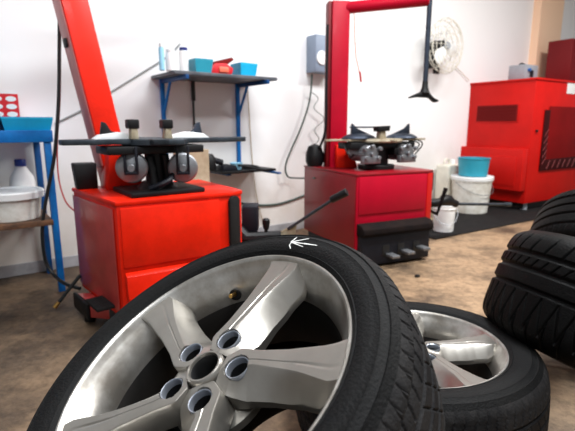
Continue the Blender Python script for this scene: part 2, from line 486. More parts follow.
def make_wheel(m, Ro, W, spoke_deg, valve_deg, label, seg=900):
    t = thing('car_wheel', label, 'wheel', m)
    ty = make_tyre(t, m, Ro, W, RIM-.002, tread_summer, 'tyre', seg)
    ty['label'] = 'black rubber tyre'
    # lip and front of the barrel
    lip = [(.246, -.022), (.2465, -.004), (.2445, .0005), (.2415, .0005), (.2385, -.002), (.2365, -.006), (.2345, -.011), (.231, -.017), (.2265, -.024), (.221, -.034), (.216, -.047),
           (.2125, -.060), (.2105, -.075), (.2135, -.075), (.219, -.055), (.23, -.03)]
    rim = MB(m).lathe(lip, 160, close=True).build('rim', 'alloy_lip', t)
    bar = [(.2105, -.074), (.206, -.09), (.203, -.12), (.203, -W+.05), (.212, -W+.02), (.235, -W+.006), (.243, -W+.002), (.246, -W+.008), (.239, -W+.012), (.216, -W+.03), (.208, -W+.06), (.208, -.12), (.212, -.085)]
    MB(m).lathe(bar, 120, close=True).build('barrel', 'barrel_dark', t, label='dark inner barrel')
    for k in range(5):
        mb = MB(m); spoke_mesh(mb, m, R(spoke_deg+72*k))
        mb.build('spoke', 'alloy', t)
    # hub: ring with lug sockets
    hub = [(.0245, -.055), (.0245, -.0155), (.0258, -.0130), (.0285, -.0130), (.0305, -.0150), (.0322, -.0190), (.0340, -.048), (.050, -.062), (.082, -.072), (.082, -.085), (.0245, -.085)]
    MB(m).lathe(hub, 72, close=True).build('hub', 'alloy', t)
    MB(m).lathe([(.0243, -.0185), (.0236, -.0195), (.0236, -.055), (0, -.055), (0, -.08), (.0243, -.08)], 48).build('centre_bore', 'hub_black', t, label='empty black centre bore')
    for k in range(5):
        a = R(spoke_deg+72*k)
        mm = m @ Matrix.Rotation(a, 4, 'Z') @ Matrix.Translation((.0585, .0035, 0))
        s = MB(mm).lathe([(.0176, -.0335), (.0176, -.0225), (.0181, -.0208), (.0191, -.0203), (.0197, -.0215), (.0197, -.0335)], 36, close=True).build('lug_socket', 'lug', t, label='shiny lug bolt socket')
        MB(mm).lathe([(.0174, -.033), (.0170, -.033), (.0170, -.0615), (0, -.0615), (0, -.0625), (.0194, -.0625), (.0194, -.033)], 24).build('socket_hole', 'hub_black', s)
    va = R(valve_deg)
    mv = m @ Matrix.Rotation(va, 4, 'Z')
    v = MB(mv).lathe([(0, 0), (.010, 0), (.012, .002), (.012, .004), (.0, .0045)], 24,
                     m=mv @ Matrix.Translation((.2135, 0, -.055)) @ Matrix.Rotation(R(-82), 4, 'Y') ).build('valve_stem', 'hub_black', t, label='black rubber valve base')
    MB(mv).cyl((.211, 0, -.053), (.190, .0, -.040), .0042).build('valve_cap', 'brass', v)
    return t, ty

WS_ = 1.08                                   # 19.5 inch rims
W1C = Vector((-.135*WS_, .6387*WS_, -.3512*WS_+H)); W1N = Vector((-.394, -.2875, .873)).normalized()
up1 = (Vector((0, 0, 1))-W1N*W1N.z).normalized(); rt1 = up1.cross(W1N)
W1M = Matrix.Identity(4)
for k in range(3): W1M[k][0] = rt1[k]; W1M[k][1] = up1[k]; W1M[k][2] = W1N[k]; W1M[k][3] = W1C[k]
W1M = W1M @ Matrix.Diagonal((WS_, WS_, WS_, 1))
w1, w1t = make_wheel(W1M, .326, .225, 102, 137, 'nearest silver five-spoke wheel, tilted up, with white chalk arrow on its tyre', 1100)
# chalk arrow on the sidewall
def chalk(px, py):
    r = ray(px, py); o = Vector((0, 0, H)); off = .003
    for _ in range(6):
        p0 = W1C+W1N*off; t = (p0-o).dot(W1N)/r.dot(W1N); p = o+r*t
        rad = ((p-W1C)-W1N*((p-W1C).dot(W1N))).length
        off = sidewall_z(rad/WS_, .326, .225, RIM-.002)*WS_+.0006
    return p
ck = MB()
def stroke(pts, w):
    for (a, b) in zip(pts, pts[1:]):
        A, B = Vector(a), Vector(b); n = 5
        for i in range(n):
            p = A.lerp(B, i/n); q = A.lerp(B, (i+1)/n)
            P, Q = chalk(*p), chalk(*q); d = (Q-P).normalized(); s = d.cross(W1N)
            ww = w*(1-.5*(i/n)); ww2 = w*(1-.5*((i+1)/n))
            vs = [ck.bm.verts.new(x) for x in (P-s*ww-W1N*.0006, Q-s*ww2-W1N*.0006, Q+s*ww2-W1N*.0006, P+s*ww-W1N*.0006,
                                               P-s*ww+W1N*.0004, Q-s*ww2+W1N*.0004, Q+s*ww2+W1N*.0004, P+s*ww+W1N*.0004)]
            for f in ((0, 1, 2, 3), (4, 5, 6, 7), (0, 1, 5, 4), (1, 2, 6, 5), (2, 3, 7, 6), (3, 0, 4, 7)):
                ck.bm.faces.new([vs[x] for x in f])
stroke([(291, 242), (304, 243.6), (317, 245.5)], .0015)
stroke([(291, 242), (309, 238.6)], .0013)
stroke([(291, 242), (297, 237.2)], .0014)
stroke([(292, 241.5), (289.5, 245.0), (290.5, 248.6)], .0014)
stroke([(291, 242), (303, 246.8)], .0013)
bmesh.ops.recalc_face_normals(ck.bm, faces=ck.bm.faces)
ck.build('chalk_arrow', 'chalk', w1t, smooth=False, label='white hand-drawn arrow mark')

W2C = Vector((.3605*WS_, 1.2035*WS_, H-.606*WS_))
make_wheel(axis_frame(W2C, (-.02, .022, 1)) @ Matrix.Diagonal((WS_, WS_, WS_, 1)), .3445, .238, 5, 27, 'silver five-spoke wheel lying flat on floor behind the tilted wheel', 700)

def bare_tyre(name, c, n, Ro, W, tread, label, spin=0.0, seg=900):
    m = axis_frame(c, n, spin)
    o = make_tyre(None, I4(), Ro, W, .215, tread, 'old_tyre', seg, name)
    o.matrix_world = m; _W[o.name] = m
    return tag(o, label, 'tyre')
bare_tyre('tyre', W1C-W1N*.268, W1N, .33, .162, tread_summer, 'black bare tyre wedged underneath the tilted silver wheel', seg=360)
bare_tyre('tyre', (1.0987, 1.3935, H-.4563+.004), (.3822, .1413, .9132), .36, .33, tread_winter, 'black winter tyre with zigzag grooves leaning on the flat silver wheel', 1.0, 1200)
bare_tyre('tyre', (1.576, 2.113, H-.485), (.52, .48, .71), .345, .28, tread_old, 'black ribbed tyre behind the zigzag-grooved tyre', seg=700)

# ------------------------------------------------------------------ orange tyre changer
N1 = Vector((-.70, 1.83, 0))
A1 = 32
fx1 = Vector((math.cos(R(A1)), math.sin(R(A1)), 0))
fy1 = Vector((-math.sin(R(41)), math.cos(R(41)), 0))
T1 = thing('tyre_changer', 'orange-red tyre changer with leaning column and dark turntable, near the blue rack', 'tyre changer', frame(N1, A1))
TOP = .62
def L1(x, y, z=0):
    return N1+fx1*x+fy1*y+Vector((0, 0, z))
w_, d_ = .605, .57
pts = [L1(0, 0), L1(w_-.10, 0), L1(w_-.015, .035), L1(w_, .10), L1(w_+.06, d_), L1(0, d_)]
MB().prism([(p.x, p.y) for p in pts], .10, TOP-.016, .006).build('cabinet', 'orange', T1)
# top plate with a rolled edge
pts = [L1(-.006, -.006), L1(w_-.10, -.006), L1(w_-.012, .03), L1(w_+.004, .10), L1(w_+.064, d_+.005), L1(-.006, d_+.005)]
MB().prism([(p.x, p.y) for p in pts], TOP-.02, TOP, .005).build('top_plate', 'orange', T1)
# glossy side sheet; shade and pinkish wall reflection mixed into its colour
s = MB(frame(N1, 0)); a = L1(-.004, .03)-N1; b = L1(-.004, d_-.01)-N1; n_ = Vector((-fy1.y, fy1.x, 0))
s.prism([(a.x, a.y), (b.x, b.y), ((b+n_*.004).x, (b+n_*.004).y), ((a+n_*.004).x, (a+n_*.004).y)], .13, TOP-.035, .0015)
s.build('side_panel', 'orange_hazed', T1, label='glossy brownish red side panel, reflected haze in its colour')
m1 = frame(N1, A1)
MB(m1).box(.012, w_-.155, -.010, .0, .335, TOP-.03, .004).build('front_panel', 'orange', T1)
fl = MB(m1)   # pedal hood: sloping flap
fl.prism([(-.004, .315), (-.03, .302), (-.045, .205), (-.04, .193), (-.004, .193)], .015, w_-.13, .004, m=m1 @ Matrix(((0, 0, 1, 0), (1, 0, 0, 0), (0, 1, 0, 0), (0, 0, 0, 1))))
fl.build('pedal_hood', 'orange', T1)
MB(m1).box(.03, w_-.14, -.012, 0, .1, .192, .003).build('pedal_panel', 'navy', T1)
for k in range(3):
    MB(m1).box(.09+k*.12, .14+k*.12, -.13, -.01, .10, .125, .006).build('pedal', 'dark_steel', T1)
MB(m1).box(.04, w_-.05, .04, d_-.06, 0.0, .11, .01).build('base_frame', 'navy', T1)
# corner buffer pad on the right
p0 = L1(w_-.105, -.002); p1 = L1(w_-.04, .022)
bp = MB(Matrix.Translation(p0) @ Matrix.Rotation(math.atan2((p1-p0).y, (p1-p0).x), 4, 'Z'))
prof = []
for k in range(24):
    a = 2*math.pi*k/24; prof.append((.028+.034*math.cos(a), .47+(.105 if math.sin(a) > 0 else -.12)+.026*math.sin(a)))
bp.prism(prof, 0, .016, .003, m=bp.m @ Matrix(((1, 0, 0, 0), (0, 0, -1, 0), (0, 1, 0, 0), (0, 0, 0, 1))))
bp.build('buffer_pad', 'rubber_pad', T1, label='long black rubber pad on the corner')
# bracket and pedals on the left side
ms = Matrix.Translation(L1(0, 0)) @ Matrix.Rotation(R(41+90), 4, 'Z')     # x runs back along the side, +y outwards
MB(ms).box(.08, .24, 0.0, .085, .135, .15, .004).build('step_plate', 'rubber_pad', T1)
MB(ms).prism([(.18, 0), (.42, 0), (.46, .06), (.26, .06)], .045, .11, .006).build('foot_block', 'orange_hazed', T1)
MB(ms).box(.26, .47, .055, .075, .035, .115, .008).build('foot_buffer', 'black', T1)
MB(ms).cyl((.34, .04, .0), (.34, .04, .05), .026).build('foot', 'black', T1)
# column: leans to the left
ct = [at_y(69.5, 54, 2.30), at_y(100.3, 54, 2.30)]
base = at_z(121.5, 187, TOP); cdir = (at_y(88, 54, base.y)-at_y(108, 133, base.y)).normalized()
cz = cdir; cxv = (Vector((math.cos(R(38)), math.sin(R(38)), 0))); cxv = (cxv-cz*cxv.dot(cz)).normalized(); cyv = cz.cross(cxv)
mc = Matrix.Identity(4)
for k in range(3): mc[k][0] = cxv[k]; mc[k][1] = cyv[k]; mc[k][2] = cz[k]; mc[k][3] = base[k]
col = MB(mc).box(-.058, .066, -.0, .14, -.02, 1.2, .008)
col = col.build('column', 'orange', T1)
MB(mc).box(-.0625, -.056, .01, .13, .12, 1.2, .002).build('column_side_strip', 'strip_pink', col, label='side strip with pinkish shading in its colour')  # thin strip carries the column side's pinkish shading as colour
MB(mc).box(-.075, -.06, .05, .09, .70, .74, .004).build('knob', 'black', col)
bf = MB(frame(base, A1)).prism([(-.085, 0), (.085, 0), (.075, .17), (-.06, .22)], -.09, .09, .008,
     m=frame(base, A1) @ Matrix(((1, 0, 0, 0), (0, 0, -1, 0), (0, 1, 0, 0), (0, 0, 0, 1))))
bf.build('column_foot', 'orange', T1)
MB(mc).box(-.05, .75, .03, .09, 1.14, 1.20, .01).build('swing_arm', 'orange', T1)
hp = mc @ Vector((.74, .06, 1.10))
ha = MB().cyl((hp.x, hp.y, hp.z+.2), (hp.x, hp.y, hp.z-.08), .018)
ha.build('mount_shaft', 'steel', T1)

# turntable
TC = Vector((-.615, 2.135, 0)); mt = frame(TC, 36)
ZT = .866
def turntable_arm(mb, L0, L1_, w, z0, z1, ang):
    m = mt @ Matrix.Rotation(R(ang), 4, 'Z')
    mb.prism([(L0, -w), (L1_*.7, -w*.9), (L1_, -w*.45), (L1_, w*.45), (L1_*.7, w*.9), (L0, w)], z0, z1, .003, m=m)
ta = MB(mt)
ta.lathe([(0, ZT-.03), (.14, ZT-.03), (.15, ZT-.025), (.15, ZT-.004), (.145, ZT), (0, ZT)], 48)
for a_, l_ in ((0, .47), (180, .40), (90, .30), (270, .26)): turntable_arm(ta, .08, l_, .075, ZT-.022, ZT+.001, a_)
tt = ta.build('turntable', 'dark_steel', T1)
for sx in (-1, 1):
    s = MB(mt)
    x0, x1 = (-.27, -.09) if sx < 0 else (.07, .26)
    s.prism([(x0, 0), (x1, 0), (x1-.02, .016), (x0+.11, .03), (x0+.03, .02)] if sx < 0 else [(x0, 0), (x1, 0), (x1-.03, .02), (x1-.1, .03), (x0+.02, .014)],
            -.05, .045, .004, m=mt @ Matrix.Translation((0, 0, ZT)) @ Matrix(((1, 0, 0, 0), (0, 0, -1, 0), (0, 1, 0, 0), (0, 0, 0, 1))))
    s.build('jaw_slide', 'white', tt, label='white jaw slide plate')
    # upright clamp jaw
    jx = -.115 if sx < 0 else .038
    j = MB(mt).prism([(jx-.018, 0), (jx+.018, 0), (jx+.013, .05), (jx-.013, .05)], -.02, .02, .003, m=mt @ Matrix.Translation((0, -.06, ZT)) @ Matrix(((1, 0, 0, 0), (0, 0, -1, 0), (0, 1, 0, 0), (0, 0, 0, 1)))).build('clamp_jaw', 'tan', tt)
    MB(mt).box(jx-.026, jx+.022, -.085, -.03, ZT+.045, ZT+.085, .006).build('jaw_cap', 'black', j)
    fx = -.19 if sx < 0 else .2
    MB(mt).prism([(fx-.05*sx, .02), (fx+.045*sx, .02), (fx+.035*sx, .075), (fx+.02*sx, .07), (fx, .035)][::sx], -.012, .012, .002,
                 m=mt @ Matrix.Translation((0, .02, ZT)) @ Matrix(((1, 0, 0, 0), (0, 0, -1, 0), (0, 1, 0, 0), (0, 0, 0, 1)))).build('jaw_hook', 'black' if sx < 0 else 'blue_steel', tt)
# drive and cylinders under the table
dv = MB(mt)
dv.cyl((0, 0, TOP), (0, 0, ZT-.03), .05); dv.cyl((0, 0, TOP+.01), (0, 0, TOP+.05), .10, .07)
dv.box(-.24, .20, -.10, .10, ZT-.065, ZT-.03, .006)
dv.cyl((-.03, -.06, TOP+.03), (-.045, -.04, ZT-.08), .022); dv.cyl((.04, -.055, TOP+.03), (.02, -.06, ZT-.07), .018)
dv.build('turntable_drive', 'black', T1)
MB(mt).box(-.17, .17, -.16, .13, TOP, TOP+.022, .005).build('drive_base', 'black', T1)
MB(mt).tube([(-.07, -.1, TOP+.028), (-.02, -.13, TOP+.05), (.03, -.11, TOP+.075), (.05, -.05, TOP+.13)], .013).build('air_pipe', 'navy', T1)
for sx in (-1, 1):
    pd_ = at_y(131.5 if sx < 0 else 183, 168, 1.99 if sx < 0 else 2.08)
    md = frame((pd_.x, pd_.y, 0), 14); zc_ = pd_.z
    cyl = MB(md).lathe([(0, -.002), (.012, -.002), (.016, 0), (.058, 0), (.064, .003), (.068, .008), (.068, .055), (.062, .062), (0, .062)], 40,
                       m=md @ Matrix.Translation((0, 0, zc_)) @ Matrix.Rotation(R(-90), 4, 'X')).build('jaw_cylinder', 'steel', T1)
    br = MB(md)
    br.box(-.030, -.019, -.026, -.006, zc_-.022, ZT-.03, .003); br.box(.019, .030, -.026, -.006, zc_-.022, ZT-.03, .003)
    br.box(-.030, .030, -.026, -.006, zc_-.028, zc_-.014, .003)
    br.build('clevis', 'navy', cyl)
    MB(md).cyl((0, -.024, zc_), (0, -.0, zc_), .017).build('bolt', 'steel', cyl)
# lubricant tray box on the rear left of the top
pb = at_z(86, 188, TOP)
MB(frame(pb, A1)).prism([(-.045, 0), (.05, 0), (.05, .125), (-.055, .125)], -.04, .05, .006, m=frame(pb, A1) @ Matrix(((1, 0, 0, 0), (0, 0, -1, 0), (0, 1, 0, 0), (0, 0, 0, 1)))).build('side_box', 'black', T1, label='black open-topped box')
# bead breaker arm at the right side of the machine
q0 = L1(w_+.045, .42, .52)
bb = MB()
e0 = at_y(246, 238, 2.42); e1 = at_y(281, 237, 2.42)
bb.tube([q0, e0, e1], .036, 10, smooth=0)
bb = bb.build('bead_breaker_arm', 'black', T1)
bx = at_y(243, 230, 2.5); bx2 = at_y(258, 205, 2.5)
MB().box(bx.x, bx2.x, 2.44, 2.58, bx.z, bx2.z, .006).build('arm_housing', 'navy', T1)
k0 = at_y(266, 238, 2.42); k1 = at_y(266.5, 217, 2.42)
kn = MB().cyl(k0, k0.lerp(k1, .45), .010); kn.lathe([(0, 0), (.012, 0), (.016, .01), (.021, .035), (.021, .055), (.013, .063), (0, .064)], 20, m=Matrix.Translation(k0.lerp(k1, .4)))
kn.build('lever_knob', 'black', bb)
bl = MB()
c0 = [at_y(274, 243, 2.44), at_y(281, 232, 2.44), at_y(297, 224, 2.44), at_y(295, 236, 2.44), at_y(285, 246, 2.44)]
nn = Vector((0, .03, 0))
vs0 = [bl.bm.verts.new(p) for p in c0]; vs1 = [bl.bm.verts.new(p+nn) for p in c0]
bl.bm.faces.new(vs0); bl.bm.faces.new(vs1[::-1])
for i in range(5): bl.bm.faces.new((vs0[i], vs0[(i+1) % 5], vs1[(i+1) % 5], vs1[i]))
bmesh.ops.recalc_face_normals(bl.bm, faces=bl.bm.faces)
bl.build('bead_breaker_blade', 'tan', T1, label='tan worn breaker blade')
g0 = at_y(288, 229, 2.44); g1 = at_y(331, 200, 2.36); g2 = at_y(347, 192, 2.33)
hb = MB().cyl(g0, g1.lerp(g2, .3), .0085, seg=14).build('lever_bar', 'dark_steel', T1)
MB().cyl(g1, g2, .019, .021, seg=18).build('grip', 'black', hb)

# ------------------------------------------------------------------ crimson tyre changer
N2 = Vector((.445, 2.89, 0)); A2 = 25; m2 = frame(N2, A2)
T2 = thing('tyre_changer', 'crimson tyre changer with upright column and black pedal panel, centre of workshop', 'tyre changer', m2)
W2_, D2 = .635, .74
MB(m2).prism([(0, 0), (W2_-.06, 0), (W2_+.012, .03), (W2_+.05, D2), (0, D2)], .11, TOP-.012, .006).build('cabinet', 'crimson', T2)
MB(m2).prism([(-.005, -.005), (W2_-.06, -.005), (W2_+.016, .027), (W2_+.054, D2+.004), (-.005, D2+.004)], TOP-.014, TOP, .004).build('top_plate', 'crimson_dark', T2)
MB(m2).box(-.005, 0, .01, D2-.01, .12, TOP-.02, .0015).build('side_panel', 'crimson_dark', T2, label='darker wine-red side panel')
sd = MB(m2); sd.prism([(W2_-.058, -.004), (W2_+.015, .028), (W2_+.015, .04), (W2_-.058, .008)], .11, TOP-.02, .001)
sd.build('corner_strip', 'red', T2, label='bright red corner strip')
MB(m2).box(.012, W2_-.075, -.008, 0, .355, TOP-.02, .003).build('front_panel', 'crimson', T2)
mz = m2 @ Matrix(((0, 0, 1, 0), (1, 0, 0, 0), (0, 1, 0, 0), (0, 0, 0, 1)))
MB(m2).prism([(0, .297), (-.05, .294), (-.085, .268), (-.088, .234), (-.07, .216), (0, .216)], .004, W2_-.055, .006, m=mz).build('pedal_hood', 'brown_black', T2, label='worn dark rubber hood above pedals')
pp = MB(m2).box(.012, W2_-.062, -.06, -.001, .02, .216, .006).build('pedal_panel', 'navy', T2)
for k, xx in enumerate((.20, .325, .455)):
    MB(m2).box(xx-.028, xx+.028, -.064, -.0595, .075, .150, .001).build('pedal_slot', 'hub_black', pp)
    MB(m2).box(xx+.0, xx+.06, -.14, -.055, .07+.012*k, .09+.012*k, .005).build('pedal', 'steel', pp, label='bare grey metal pedal tip')
MB(m2).box(.02, W2_-.02, .02, D2-.03, 0, .12, .006).build('base_frame', 'navy', T2)
MB(m2).cyl((W2_+.03, .08, TOP-.15), (W2_+.03, .08, TOP-.02), .03).build('buffer_pad', 'rubber_pad', T2)
# column
pc2 = at_z(344, 167, TOP)
c2 = frame((pc2.x, pc2.y, TOP), 8)
col2 = MB(c2).box(-.108, .018, 0, .14, -.02, 1.16, .006).build('column', 'crimson', T2)
MB(c2).box(-.132, -.1085, .02, .12, .0, 1.16, .004).build('column_back_plate', 'deep_red', col2)
MB(c2).prism([(-.07, 0), (.09, 0), (.04, .165), (-.075, .165)], .002, .05, .006, m=c2 @ Matrix(((1, 0, 0, 0), (0, 0, -1, 0), (0, 1, 0, 0), (0, 0, 0, 1)))).build('column_foot', 'orange', T2, label='orange-red foot bracket')
mo = MB(c2); mo.lathe([(0, 0), (.055, 0), (.068, .03), (.07, .09), (.05, .15), (0, .17)], 28, m=c2 @ Matrix.Translation((-.20, .12, 0.0)))
mo.build('motor_cover', 'black', T2)
MB(c2).tube([(-.2, .1, .1), (-.165, .05, .17), (-.14, .02, .3), (-.142, .01, .6), (-.14, .01, 1.0)], .010).build('motor_hose', 'black', T2)
# swing arm and mount head
ph = at_y(425, 86, 3.22)
p_top = Vector((ph.x, ph.y, TOP+1.12)); cc = c2 @ Vector((-.02, .05, 1.12))
ar = MB().cyl(cc, p_top, .04, seg=16); ar.build('swing_arm', 'crimson', T2)
sh = MB().cyl((ph.x, ph.y, ph.z-.0), (ph.x, ph.y, TOP+1.22), .0165, seg=20).build('mount_shaft', 'blue_steel', T2)
hd = MB(frame((ph.x, ph.y, ph.z), 10))
hd.lathe([(0, -.055), (.03, -.055), (.034, -.045), (.022, -.01), (.018, .03), (0, .03)], 20)
hd.prism([(-.115, -.075), (-.11, -.083), (-.05, -.075), (.03, -.078), (.07, -.108), (.085, -.108), (.105, -.096), (.06, -.075), (.03, -.045), (-.03, -.04), (-.07, -.055)], -.018, .018, .004,
         m=hd.m @ Matrix(((1, 0, 0, 0), (0, 0, -1, 0), (0, 1, 0, 0), (0, 0, 0, 1))))
hd.build('mount_head', 'black', sh)
# turntable
TC2 = at_y(377, 137, 3.30); ZT2 = .838
mt2 = frame((TC2.x, TC2.y, 0), 24)
ta = MB(mt2); ta.lathe([(0, ZT2-.03), (.17, ZT2-.03), (.18, ZT2-.02), (.175, ZT2-.004), (0, ZT2)], 48)
for a_, l_ in ((0, .43), (180, .42), (90, .3), (270, .22)):
    m_ = mt2 @ Matrix.Rotation(R(a_), 4, 'Z')
    ta.prism([(.08, -.08), (l_*.65, -.07), (l_*.72, -.018), (l_, -.012), (l_, .012), (l_*.72, .018), (l_*.65, .07), (.08, .08)], ZT2-.02, ZT2-.006, .003, m=m_)
tt2 = ta.build('turntable', 'tan', T2, label='worn pale steel turntable')
for sx in (-1, 1):
    d = MB(mt2)
    ox = .2 if sx > 0 else -.165
    base_c = mt2 @ Matrix.Translation((ox, -.02, ZT2-.004)) @ Matrix.Diagonal((1.35, .8, 1, 1))
    d.lathe([(.0, .038), (.03, .036), (.06, .030), (.085, .018), (.098, .004), (.098, 0), (0, 0)], 32, m=base_c)
    d.prism([(ox-sx*.11, .015), (ox+sx*.065, .03), (ox+sx*.06, .10), (ox+sx*.02, .065)][::sx], -.012, .012, .003,
            m=mt2 @ Matrix.Translation((0, -.02, ZT2)) @ Matrix(((1, 0, 0, 0), (0, 0, -1, 0), (0, 1, 0, 0), (0, 0, 0, 1))))
    d.build('jaw_slide', 'blue_steel', tt2, label='blue-black domed jaw slide')
j = MB(mt2).prism([(-.024, 0), (.03, 0), (.022, .06), (-.016, .06)], -.03, .02, .003, m=mt2 @ Matrix.Translation((-.05, -.12, ZT2-.01)) @ Matrix(((1, 0, 0, 0), (0, 0, -1, 0), (0, 1, 0, 0), (0, 0, 0, 1)))).build('clamp_jaw', 'tan', tt2)
MB(mt2).prism([(-.045, .055), (.05, .06), (.055, .095), (-.05, .09)], -.03, .03, .004, m=mt2 @ Matrix.Translation((-.05, -.12, ZT2-.01)) @ Matrix(((1, 0, 0, 0), (0, 0, -1, 0), (0, 1, 0, 0), (0, 0, 0, 1)))).build('jaw_cap', 'black', j)
MB(mt2).cyl((-.24, -.02, ZT2+.075), (-.02, -.06, ZT2+.075), .006).build('jaw_rod', 'dark_steel', tt2)
dv = MB(mt2)
dv.cyl((0, 0, TOP), (0, 0, ZT2-.03), .085, seg=28); dv.box(-.27, .27, -.09, .09, ZT2-.075, ZT2-.028, .008); dv.cyl((0, 0, TOP), (0, 0, TOP+.03), .13, seg=28)
dv.box(-.2, -.06, -.13, .1, TOP+.10, TOP+.15, .008); dv.box(.06, .2, -.13, .1, TOP+.10, TOP+.15, .008)
dv.build('turntable_drive', 'black', T2)
for sx in (-1, 1):
    cy_ = MB(mt2).cyl((sx*.15, -.16, TOP+.115), (sx*.15, .06, TOP+.115), .058, seg=28)
    cy_.box(sx*.15-.07, sx*.15+.07, -.17, -.13, TOP+.05, TOP+.10, .006)
    cy_ = cy_.build('jaw_cylinder', 'steel', T2)
    for bx_, bz in ((-.06, .15), (.0, .165), (.06, .15), (-.05, .09), (.05, .09), (.0, .115)):
        MB(mt2).cyl((sx*.15+bx_, -.185, TOP+bz), (sx*.15+bx_, -.155, TOP+bz), .014, seg=12).build('bolt', 'steel', cy_)
for r_, dx in ((.045, .0), (.055, .02), (.05, -.52)):
    pts = [(.28+dx+r_*math.cos(a), -.05-.03*math.sin(2*a), ZT2-.075+r_*math.sin(a)*1.05) for a in [2*math.pi*k/14 for k in range(15)]]
    MB(mt2).tube(pts, .005, 6, smooth=3).build('air_tube', 'cable', T2)
# bead breaker on the right side
hh = [at_y(437, 214, 3.38), at_y(446, 188, 3.38)]
MB().tube([m2 @ Vector((W2_+.045, .3, .36)), hh[0], hh[1]], .016, 10, smooth=0).build('breaker_lever', 'brown_black', T2)
b0 = at_y(434, 203, 3.5); b1 = at_y(456, 204, 3.6); b2 = at_y(505, 204.5, 3.75)
MB().tube([m2 @ Vector((W2_+.045, .5, .33)), b0, at_y(446, 200, 3.55), b1], [.03, .035, .045, .03], 12, smooth=4).build('bead_breaker_arm', 'black', T2)
rb = MB().cyl(b1, b2, .012, seg=12).build('breaker_rod', 'dark_steel', T2)
MB().cyl(b2, b2+(b2-b1).normalized()*.06, .018, seg=14).build('rod_end', 'dark_steel', rb)

# ------------------------------------------------------------------ blue rack on the left
pA = at_z(66, 291, 0)                                    # near right post foot
mr_ = Matrix.Identity(4)
for i, v in enumerate((WALL_D, -WALL_N, Vector((0, 0, 1)))):
    for k in range(3): mr_[k][i] = v[k]
mr_.translation = pA
RK = thing('storage_rack', 'blue metal storage rack at the left edge, against the white wall', 'rack', mr_)
ZR = .90; depth = .40; wid = 1.15
for x, y in ((0, 0), (0, depth), (-wid, 0), (-wid, depth)):
    MB(mr_).box(x-.034, x, y, y+.034, 0, ZR-.06, .003).build('post', 'blue' if y == 0 else 'deep_blue', RK)
tp = MB(mr_).box(-wid-.02, .01, -.01, depth+.05, ZR-.062, ZR, .004).build('top_shelf', 'blue', RK)
MB(mr_).box(-wid-.02, -.03, -.02, depth+.04, .392, .422, .003).build('lower_shelf', 'plank', RK, label='brown wooden lower plank')
def rk(x, y, z=0): return mr_ @ Vector((x, y, z))
# things on the rack
def tray(name, m, w, d, h, material, label, cat, t=.006):
    b = MB(m); bm = b.bm
    def ring(x, y, z): return [bm.verts.new(p) for p in ((-x, -y, z), (x, -y, z), (x, y, z), (-x, y, z))]
    r = [ring(w*.47, d*.45, 0), ring(w*.5, d*.5, h), ring(w*.5+.006, d*.5+.006, h), ring(w*.5+.006, d*.5+.006, h-.01), ring(w*.5-t, d*.5-t, h), ring(w*.47-t, d*.45-t, t)]
    order = [r[0], r[3], r[2], r[1], r[4], r[5]]
    fs = [bm.faces.new(r[0][::-1]), bm.faces.new(r[5])]
    for a, c in zip(order, order[1:]):
        for i in range(4):
            fs.append(bm.faces.new((a[i], a[(i+1) % 4], c[(i+1) % 4], c[i])))
    bmesh.ops.recalc_face_normals(bm, faces=fs)
    b._put(bm.verts[:])
    return tag(b.build(name, material, smooth=False), label, cat)
def rot_only(m): return m.to_3x3().to_4x4()
pT = at_y(31, 128, 2.36)
tray('plastic_tray', Matrix.Translation(rk(-.098, .13, ZR)) @ rot_only(mr_), .225, .24, .068, 'cyan', 'bright cyan plastic tray on top of the blue rack', 'tray')
tray('storage_bin', Matrix.Translation(rk(-.315, .14, ZR)) @ rot_only(mr_), .18, .26, .078, 'mid_blue', 'darker blue plastic bin on rack beside the cyan tray', 'bin')
cm = Matrix.Translation(rk(-.20, .34, ZR)) @ rot_only(mr_)
wbx = MB(cm).box(-.12, .14, -.06, .09, 0, .062, .003).build('flat_carton', 'white', smooth=False)
tag(wbx, 'flat white carton lying under the red and white carton', 'carton')
ct_ = thing('printed_carton', 'red carton with white ovals on top of the blue rack', 'carton', cm @ Matrix.Translation((0, 0, .062)))
cm2 = cm @ Matrix.Translation((0, 0, .062))
MB(cm2).box(-.11, .10, -.05, .08, 0, .135, .002).build('carton_body', 'carton_red', ct_, smooth=False)
MB(cm2).box(-.108, .098, -.049, .079, .135, .150, .001).build('carton_flap', 'white', ct_, smooth=False)
ov = MB(cm2)
for i in range(3):
    for k in range(3):
        ov.lathe([(0, 0), (1, 0), (1, .0015), (0, .0015)], 24, m=cm2 @ Matrix.Translation((-.072+k*.068, -.05, .024+i*.042)) @ Matrix.Rotation(R(90), 4, 'X') @ Matrix.Diagonal((.026, .0145, 1, 1)))
ov.build('printed_ovals', 'white', ct_, smooth=False)
def bucket(m, r0, r1, h, material, label, lid=True, group=None, handle=True):
    t = thing('bucket', label, 'bucket', m)
    prof = [(0, 0), (r0-.006, 0), (r0, .006), (r1-.004, h*.86), (r1+.002, h*.865), (r1+.002, h*.89), (r1, h*.9), (r1+.001, h*.985)]
    prof += [(r1+.001, h), (r1-.006, h), (r1-.012, h*.9), (r0-.008, .008), (0, .008)]
    MB(m).lathe(prof, 48).build('body', material, t)
    if lid:
        MB(m).lathe([(r1+.002, h-.035), (r1+.009, h-.035), (r1+.011, h-.004), (r1+.006, h+.004), (r1-.015, h+.003), (r1-.02, h-.002), (0, h-.002), (0, h-.010), (r1, h-.010)], 48).build('lid', 'white', t)
    if handle:
        pts = [((r1+.012)*math.cos(a), -(r1+.012)*math.sin(a)*.96-.005, h*.87-.13*math.sin(a)) for a in [math.pi*k/12 for k in range(13)]]
        MB(m).tube(pts, .003, 6, smooth=2).build('wire_handle', 'steel', t)
    return t
bucket(Matrix.Translation(rk(-.205, .14, .422)), .135, .155, .155, 'dirty_white', 'white lidded bucket on the lower plank of the blue rack', handle=False)
bp_ = rk(-.12, .345, .422)
